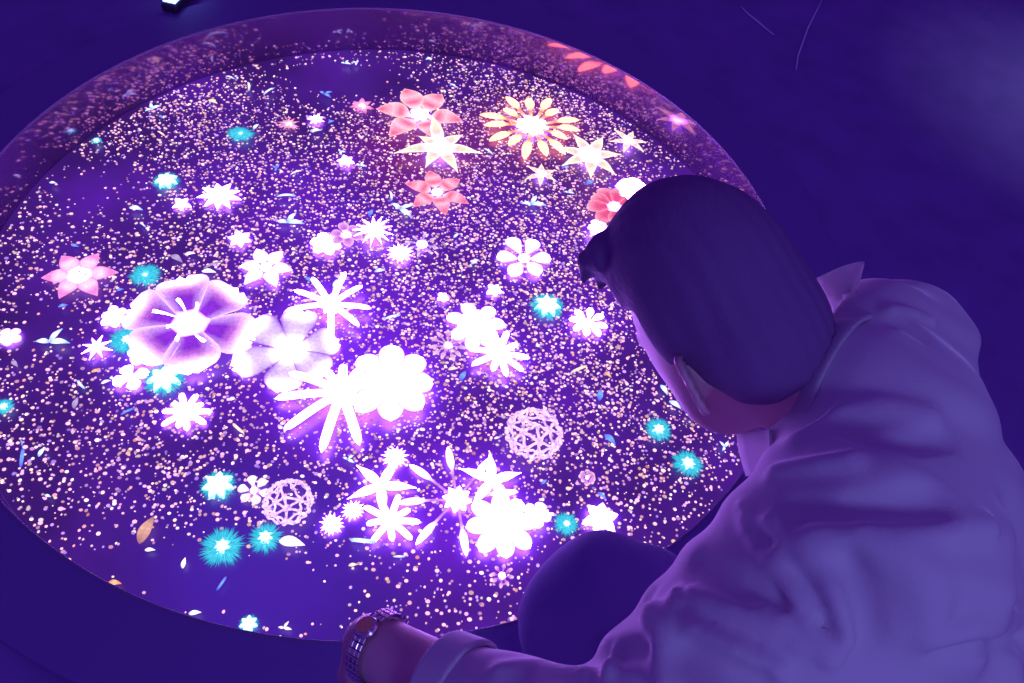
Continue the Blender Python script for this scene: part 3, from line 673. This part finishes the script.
# left hand hangs from the wrist, loosely curled
def hand(wr, hdir, palmn, side):
    """hdir: wrist to knuckles, palmn: out of the palm, side: towards the thumb."""
    hdir = nrm(hdir); palmn = nrm(palmn - (palmn @ hdir) * hdir); side_v = nrm(np.cross(hdir, palmn)) * side
    HA = (hdir, side_v, palmn)
    fs = [ell(wr + hdir * .052, HA, (.052, .040, .016)), cone(wr, wr + hdir * .03, .032, .028)]
    k = wr + hdir * .092
    spec = [(.030, .090, .0092), (.010, .100, .0095), (-.011, .094, .0090), (-.031, .074, .0080)]
    bends = [(.45, 1.0, 1.45), (.55, 1.15, 1.6), (.62, 1.2, 1.7), (.7, 1.3, 1.75)]
    fingers = []
    for (o_, L, r_), bd in zip(spec, bends):
        p = k + side_v * o_ - palmn * .001 - hdir * (.012 if abs(o_) > .025 else 0); seg = (.46, .30, .24); rr = r_; ch = []
        ch.append(cone(p - hdir * .03, p, r_ * .95, r_))
        for s_, b_ in zip(seg, bd):
            q = p + (hdir * math.cos(b_) + palmn * math.sin(b_)) * L * s_ + side_v * o_ * .06
            ch.append(cone(p, q, rr, rr * .9)); rr *= .9; p = q
        fingers.append(union(ch, .003))
    tb = wr + hdir * .022 + side_v * .028 + palmn * .006; t1 = tb + nrm(hdir * .75 + side_v * .55 + palmn * .5) * .042; t2 = t1 + nrm(hdir * .85 + side_v * .1 + palmn * .55) * .032; t3 = t2 + nrm(hdir * .9 - side_v * .15 + palmn * .5) * .025
    thumb = union([cone(tb, t1, .0150, .0115), cone(t1, t2, .0115, .0100), cone(t2, t3, .0100, .0080)], .004)
    base = union(fs, .015)
    def fn(P_):
        d = smin(base(P_), thumb(P_), .010)
        for g in fingers: d = smin(d, g(P_), .0035)
        return d
    return fn, fingers
fore = nrm(WL - EL)
hL, _ = hand(WL + fore * .012, D(-.28, .93, .42), D(.55, .05, .55), -1)
hR, _ = hand(WR, nrm(FACE * .5 + np.array([0, 0, -.8])), -FACE + np.array([0, 0, -.3]), 1)
def leg(h_, k_, a_):
    toe = a_ + FACE * .15; toe = np.array([toe[0], toe[1], .035])
    return union([cone(h_, k_, .085, .058), cone(k_, a_, .055, .040), cone(np.array([a_[0], a_[1], .045]) - FACE * .04, toe, .036, .028)], .02)
legL, legR = leg(HL, KL, AL), leg(HR, KR, AR)
head_u = union([skull, facev, jaw], .03)
earL, earR = ear(1), ear(-1)
def body_fn(P_):
    d = head_u(P_); d = smin(d, chin(P_), .02); d = smin(d, brow(P_), .012)
    for e_ in eyes: d = smax(d, -e_(P_), .008)
    d = smin(d, nose(P_), .008); d = smin(d, nostr(P_), .005); d = smin(d, lips(P_), .004); d = smax(d, -mouthcut(P_), .003)
    d = smin(d, earL(P_), .004); d = smin(d, earR(P_), .004)
    d = smin(d, neck(P_), .025)
    t = smin(trunk(P_), armL(P_), .03); t = smin(t, armR(P_), .03); d = smin(d, t, .03)
    d = smin(d, hL(P_), .008); d = smin(d, hR(P_), .008)
    d = smin(d, legL(P_), .03); d = smin(d, legR(P_), .03)
    return d
pts_all = np.array([HO, SL, SRt, EL, WL, PEL, KL, KR, AL, AR, C7, ER, WR])
LO, HI = pts_all.min(0) - .20, pts_all.max(0) + .20
LO[2] = 0.0
person = sdf_obj('person', body_fn, LO, HI, .0042, M_skin)
tag(person, 'person in a pale shirt crouching at the rim with head bowed over the screen', 'person')
for s in (-1, 1):
    V, Fc = [], []
    import bmesh
    bm = bmesh.new(); bmesh.ops.create_uvsphere(bm, u_segments=16, v_segments=10, radius=.0115)
    me = bpy.data.meshes.new('eye'); bm.to_mesh(me); bm.free(); me.materials.append(M_white); me.materials.append(M_iris)
    o = bpy.data.objects.new('eye', me); COL.objects.link(o); o.parent = person; o.location = tuple(Hd(.008, .086, s * .032))
    me.polygons.foreach_set('use_smooth', [True] * len(me.polygons))
    for pl in me.polygons:
        c_ = np.array(pl.center); 
        if nrm(c_) @ Fd > .85: pl.material_index = 1

# ---- hair: short back and sides, longer top with a forward fringe
hair_out = union([ell(Hd(.060, .003, 0), AX, (.122, .098, .083)), ell(Hd(.110, .040, -.01), AX, (.064, .064, .068)), ell(Hd(-.005, -.044, 0), AX, (.070, .052, .070))], .03)
tufts = []
g = random.Random(5)
for i in range(30):
    l0 = -.055 + .11 * i / 29
    a = Hd(.125 + g.uniform(-.02, .02), .060 + g.uniform(-.01, .02), l0 * .9)
    b_ = Hd(.110 + g.uniform(-.02, .025), .114 + g.uniform(-.012, .014) - 2.5 * l0 * l0, l0 + g.uniform(-.012, .012))
    mid = (a + b_) / 2 + U * .012
    tufts.append(union([cone(a, mid, .018, .011), cone(mid, b_, .011, .003)], .004))
tuft = union(tufts, .006)
face_open = union([ell(Hd(-.045, .125, 0), AX, (.125, .10, .095)), ell(Hd(-.09, .03, .06), AX, (.085, .060, .06)), ell(Hd(-.09, .03, -.06), AX, (.085, .060, .06))], .02)
ear_open = [ell(Hd(-.012, .010, s * .095), AX, (.036, .026, .030)) for s in (-1, 1)]
nape_cut = half(Hd(-.062, -.05, 0), -U * .95 - Fd * .1)
def hair_fn(P_):
    d = smin(hair_out(P_), tuft(P_), .012)
    q = P_ - HO; a = q @ Fd; b_ = q @ Lf; c_ = q @ U
    d = d + .0008 * np.sin(b_ * 330 + 3 * np.sin(a * 22 + c_ * 12))
    d = smax(d, -smax(.035 - a, c_ - .078, .012), .010)
    d = smax(d, -face_open(P_), .008)
    for e_ in ear_open: d = smax(d, -e_(P_), .006)
    d = smax(d, nape_cut(P_), .02)
    return d
sdf_obj('hair', hair_fn, HO - .27, HO + .27, .0036, M_hair, person)

# ---- shirt
CUFF = WL + (EL - WL) * .31
shirt_base = union([ell(MS + spine_dir * .13, TA, (.20, .140, .112)), ell(MS + spine_dir * .31, TA, (.20, .185, .145)), ell(PEL + spine_dir * .01, TA, (.19, .220, .185)), cone(SL, SRt, .075, .054), cone(C7, MS, .075, .08), cone(W(872, 338, .85), SRt, .064, .052), cone(SL + spine_dir * .03, PEL + lat * .13, .085, .14)], .05)
NK = W(803, 388, .83); NB = C7 * .6 + MS * .4; nax = nrm(NB - NK)
shirt_base = union([shirt_base, cone(NK - nax * .01, NB, .066, .085)], .03)
sleeveL = union([cone(SL, EL, .090, .090), cone(EL, CUFF, .086, .050), cone(SL + fwd * .03, (SL * .4 + EL * .6) + fwd * .035, .08, .07)], .03)
sleeveR = union([cone(SRt, ER, .054, .058), cone(ER, WR, .065, .045)], .03)
def raymarch(fn, px, py, d0=.35, d1=1.4):
    dr = W(px, py, 1.) - CAMP; t = d0
    for _ in range(90):
        v_ = fn((CAMP + t * dr)[None])[0]
        if v_ < .0008: return CAMP + t * dr
        t += v_ * .7 / np.linalg.norm(dr)
        if t > d1: return None
    return None
def shirt_raw(P_):
    return smin(smin(shirt_base(P_), sleeveL(P_), .06), sleeveR(P_), .06)
FOLDS = [  # amplitude, width, photo polyline; laid onto the cloth surface
 (.013, .012, [(655, 612), (690, 632), (730, 652), (775, 672)]), (.010, .011, [(648, 612), (658, 645), (664, 690)]), (.010, .010, [(690, 592), (730, 608), (775, 626)]),
 (.010, .010, [(722, 508), (770, 520), (800, 545), (832, 590), (848, 640)]), (.011, .009, [(775, 555), (790, 590), (812, 630), (835, 655)]), (.009, .010, [(762, 600), (795, 632), (830, 660)]),
 (-.007, .012, [(783, 580), (800, 612), (815, 632)]), (-.006, .011, [(812, 575), (826, 600), (834, 622)]), (-.010, .014, [(700, 560), (735, 580), (775, 600)]), (-.012, .016, [(690, 655), (720, 675), (760, 690)]),
 (.007, .007, [(742, 505), (775, 530), (808, 562), (835, 605), (845, 645)]), (.006, .006, [(740, 520), (765, 560), (790, 600), (822, 640)]), (.007, .007, [(700, 600), (745, 618), (800, 650)]), (-.007, .01, [(680, 630), (720, 652), (765, 672)]), (.012, .022, [(815, 532), (860, 535), (892, 548), (918, 575), (930, 610)]), (-.014, .018, [(800, 512), (840, 516), (880, 508), (930, 500)]), (.008, .014, [(910, 538), (950, 532), (990, 525)]),
 (-.013, .014, [(845, 425), (870, 436), (905, 440), (945, 438)]), (.009, .014, [(800, 438), (840, 412), (880, 408), (930, 415)]), (.010, .012, [(775, 470), (820, 462), (850, 460)]),
 (-.010, .009, [(888, 318), (905, 322), (925, 335)]), (.007, .008, [(890, 310), (912, 312), (935, 320)]), 
 (-.009, .013, [(560, 665), (600, 655), (640, 650)]), (.008, .012, [(500, 672), (540, 668), (585, 672)]), (-.008, .010, [(940, 655), (980, 645), (1020, 640)]), (.008, .014, [(930, 640), (975, 628), (1020, 615)]),
 (-.010, .015, [(850, 560), (862, 600), (870, 640)]),
 (.009, .009, [(660, 570), (675, 590), (672, 610)]), (-.009, .008, [(650, 590), (640, 606)]), (.008, .009, [(600, 632), (612, 650), (608, 670)]), (-.008, .008, [(580, 640), (588, 660)])]
fold3 = []
for amp, wd, pl in FOLDS:
    q = [raymarch(shirt_raw, x, y) for x, y in pl]
    q = [a for a in q if a is not None]
    for a, b_ in zip(q[:-1], q[1:]): pass
    if len(q) >= 2: fold3.append((amp, wd, q))
NECKHOLE = cone(NK - nax * .06, NK + nax * .06, .060, .060)
neck_plane = half(NK, -nax)
cuff_hole = cone(WL, CUFF + (EL - CUFF) * .12, .043, .043)
cuff_plane = half(CUFF, WL - EL)
top_cut = half(Hd(-.115, -.03, 0), (Hd(-.0, -.0, 0) - C7))
def shirt_fn(P_):
    d = shirt_raw(P_)
    m_ = np.abs(d) < .05
    if m_.any():
        Q = P_[m_]; add = np.zeros(len(Q))
        for amp, wd, q in fold3:
            best = np.full(len(Q), 9.)
            for a, b_ in zip(q[:-1], q[1:]):
                ba = b_ - a; t = np.clip((Q - a) @ ba / (ba @ ba), 0, 1); best = np.minimum(best, np.linalg.norm(Q - a - t[:, None] * ba, axis=1))
            add += 1.4 * amp * np.exp(-(best / (wd * .72)) ** 2)
        s1 = (Q - MS) @ spine_dir; s2 = (Q - MS) @ lat; s3 = (Q - MS) @ fwd
        add += .0030 * np.sin(s1 * 55 + 3 * np.sin(s2 * 14) + 2 * np.sin(s3 * 17)) + .0018 * np.sin(s2 * 90 + 4 * np.sin(s1 * 20) + s3 * 35)
        d = d.copy(); d[m_] -= add
    d = smax(d, cuff_plane(P_) * 1.0 + 0 * d, .006) if False else d
    near = np.linalg.norm(P_ - WL, axis=1) < .16
    d = np.where(near, smax(d, cuff_plane(P_), .008), d)
    d = smax(d, -cuff_hole(P_), .004)
    nk = np.linalg.norm(P_ - NK, axis=1) < .11
    d = np.where(nk, smax(d, neck_plane(P_), .004), d)
    d = smax(d, -NECKHOLE(P_), .006)
    return d
sdf_obj('shirt', shirt_fn, LO - .05, HI + .08, .0052, M_shirt, person)

cax = nrm(EL - WL)
def cuff_fn(P_):
    q = P_ - CUFF; z_ = q @ cax; rad = np.linalg.norm(q - z_[:, None] * cax, axis=1)
    d = np.abs(rad - (.0525 + .10 * np.clip(z_, 0, .05))) - .0036
    d = smax(d, -z_ - .004, .003); return smax(d, z_ - .034, .003)
sdf_obj('cuff', cuff_fn, CUFF - .075, CUFF + .075, .003, M_shirt, person)

# ---- trousers
trs = union([cone(HL, KL, .135, .107), cone(KL, AL + np.array([0, 0, .02]), .088, .062), cone(HR, KR, .115, .092), cone(KR, AR + np.array([0, 0, .02]), .088, .062), ell(PEL + spine_dir * .03, TA, (.13, .175, .125))], .03)
def trousers_fn(P_):
    d = trs(P_)
    q = P_ - KL; s = nrm(HL - KL)
    d = d + .0030 * np.sin((q @ s) * 70 + 6 * q[:, 2] * 3 + 2 * np.sin(q[:, 1] * 22))
    return np.maximum(d, .07 - P_[:, 2])
sdf_obj('trousers', trousers_fn, LO - .02, HI, .0065, M_trousers, person)
for a_ in (AL, AR):
    toe = a_ + FACE * .16; heel = np.array([a_[0], a_[1], .055]) - FACE * .05
    fn = union([cone(heel, np.array([toe[0], toe[1], .040]), .044, .036), cone(np.array([a_[0], a_[1], .05]), a_ + np.array([0, 0, -.01]), .045, .043)], .02)
    g2 = (lambda fn: (lambda P_: np.maximum(fn(P_), .002 - P_[:, 2])))(fn)
    sdf_obj('shoe', g2, np.minimum(heel, toe) - .08, np.maximum(heel, toe) + np.array([.08, .08, .12]), .006, M_shoe, person)

# ---- collar: folded-down leaf round the neck
def loft(name, A, B, mat, parent, th=.0016, nseg=24, bulge=.006, mid_up=None):
    """Cloth strip between two polylines with real thickness."""
    def res(Pl, n):
        Pl = np.array(Pl); s = np.r_[0, np.cumsum(np.linalg.norm(np.diff(Pl, axis=0), axis=1))]; s /= s[-1]
        t = np.linspace(0, 1, n); out = np.stack([np.interp(t, s, Pl[:, i]) for i in range(3)], 1)
        for _ in range(3): out[1:-1] = (out[:-2] + 2 * out[1:-1] + out[2:]) / 4
        return out
    A, B = res(A, nseg), res(B, nseg); k = 7
    grid = np.zeros((nseg, k, 3))
    for j in range(k):
        t = j / (k - 1); grid[:, j] = A * (1 - t) + B * t
    nn = np.cross(np.gradient(grid, axis=0), np.gradient(grid, axis=1)); nn /= np.linalg.norm(nn, axis=2, keepdims=True)
    if (nn.mean((0, 1)) @ -FW) < 0: nn = -nn
    for j in range(k): grid[:, j] += nn[:, j] * bulge * math.sin(math.pi * j / (k - 1))
    top, bot = grid + nn * th, grid - nn * th
    V = np.concatenate([top.reshape(-1, 3), bot.reshape(-1, 3)]); N = nseg * k; Fc = []
    for i in range(nseg - 1):
        for j in range(k - 1):
            a = i * k + j; Fc.append((a, a + 1, a + k + 1, a + k)); Fc.append((N + a, N + a + k, N + a + k + 1, N + a + 1))
    for i in range(nseg - 1):
        for j in (0, k - 1):
            a = i * k + j; Fc.append((a, a + k, N + a + k, N + a))
    for j in range(k - 1):
        for i in (0, nseg - 1):
            a = i * k + j; Fc.append((a, a + 1, N + a + 1, N + a))
    return mesh_obj(name, V, Fc, mat, parent)
def cloth(px, py, up, dflt=.8):
    p = raymarch(shirt_raw, px, py)
    if p is None: p = W(px, py, dflt)
    return p - nrm(p - CAMP) * up
c_out = cone(NK + nax * .004, NK + nax * .052, .071, .098)
c_in = cone(NK - nax * .002, NK + nax * .056, .064, .094)
c_lo, c_hi = half(NK + nax * .046, nax), half(NK - nax * .001, -nax)
front_gap = half(NK, -FACE)
def collar_fn(P_):
    q = P_ - NK; z_ = q @ nax; rad = np.linalg.norm(q - z_[:, None] * nax, axis=1)
    prof_ = .069 + np.clip(z_, 0, .06) * .55
    d = np.abs(rad - prof_) - .0032
    d = smax(d, z_ - .046, .002); d = smax(d, -z_ - .002, .002)
    return d
sdf_obj('collar', collar_fn, NK - .14, NK + .14, .003, M_collar, person)
w1 = [W(817, 278, .875), W(823, 292, .87), W(831, 307, .86), W(838, 320, .84)]
w2 = [W(864, 262, .84), W(860, 276, .83), W(856, 296, .825), W(850, 318, .815)]
loft('collar_point', w1, w2, M_collar, person, bulge=.004, nseg=14)
w3 = [W(737, 429, .87), W(740, 452, .87), W(747, 476, .86)]
w4 = [W(770, 430, .775), W(772, 453, .755), W(776, 478, .745)]
loft('collar_front', w3, w4, M_collar, person, bulge=.006, nseg=12)

# ---- wristwatch: a thing of its own round the left wrist
watch = empty('wristwatch', WL)
wx = nrm(np.cross(fore, FW)); wy = nrm(np.cross(fore, wx))
if wy @ FW > 0: wy = -wy     # wy points to the viewer's side of the wrist
rw = .0395
def seg_box(ang, width, along, thick, mat, name, rr=rw, off=0.):
    c_ = WL + fore * off + rr * (math.cos(ang) * wx + math.sin(ang) * wy)
    rad = math.cos(ang) * wx + math.sin(ang) * wy; tan = -math.sin(ang) * wx + math.cos(ang) * wy
    V = []
    for a, s in ((-1, 1.), (.5, 1.), (1, .75)):
        for (i, j) in ((-1, -1), (1, -1), (1, 1), (-1, 1)):
            V.append(c_ + tan * i * width / 2 * s + fore * j * along / 2 * s + rad * a * thick / 2 - np.array(watch.location))
    Fc = [(3, 2, 1, 0), (8, 9, 10, 11)] + [(i * 4 + j, i * 4 + (j + 1) % 4, i * 4 + 4 + (j + 1) % 4, i * 4 + 4 + j) for i in range(2) for j in range(4)]
    return V, Fc
allv, allf = [], []
NL = 34
case_ang = math.radians(135)
for i in range(NL):
    a = 2 * math.pi * i / NL
    if abs((a - case_ang + math.pi) % (2 * math.pi) - math.pi) < .32: continue
    for off, wdt in ((-.0062, .0052), (0, .0064), (.0062, .0052)):
        v, f = seg_box(a, 2 * math.pi * rw / NL * .86, wdt, .004, M_steel, '', off=off)
        allf += [tuple(q + len(allv) for q in x_) for x_ in f]; allv += v
mesh_obj('watch_band', allv, allf, M_steel, watch, smooth=False)
def disc(ang, r_, th, rr, mat, name):
    rad = math.cos(ang) * wx + math.sin(ang) * wy; tan = -math.sin(ang) * wx + math.cos(ang) * wy
    c_ = WL + rr * rad - np.array(watch.location); V = []; n = 28
    for z, s in ((-th / 2, .94), (th * .2, 1.), (th / 2, .9)):
        for i in range(n): a = 2 * math.pi * i / n; V.append(c_ + rad * z + r_ * s * (math.cos(a) * tan + math.sin(a) * fore))
    Fc = [tuple(range(n))[::-1], tuple(2 * n + i for i in range(n))] + [(k * n + i, k * n + (i + 1) % n, (k + 1) * n + (i + 1) % n, (k + 1) * n + i) for k in range(2) for i in range(n)]
    return mesh_obj(name, V, Fc, mat, watch, smooth=False)
disc(case_ang, .0135, .008, rw + .0005, M_steel, 'watch_case')
disc(case_ang, .0115, .002, rw + .0052, M_steel, 'bezel')
disc(case_ang, .0095, .001, rw + .0067, M_glint, 'dial')
tag(watch, 'metal link wristwatch on the left wrist resting above the near rim', 'watch')
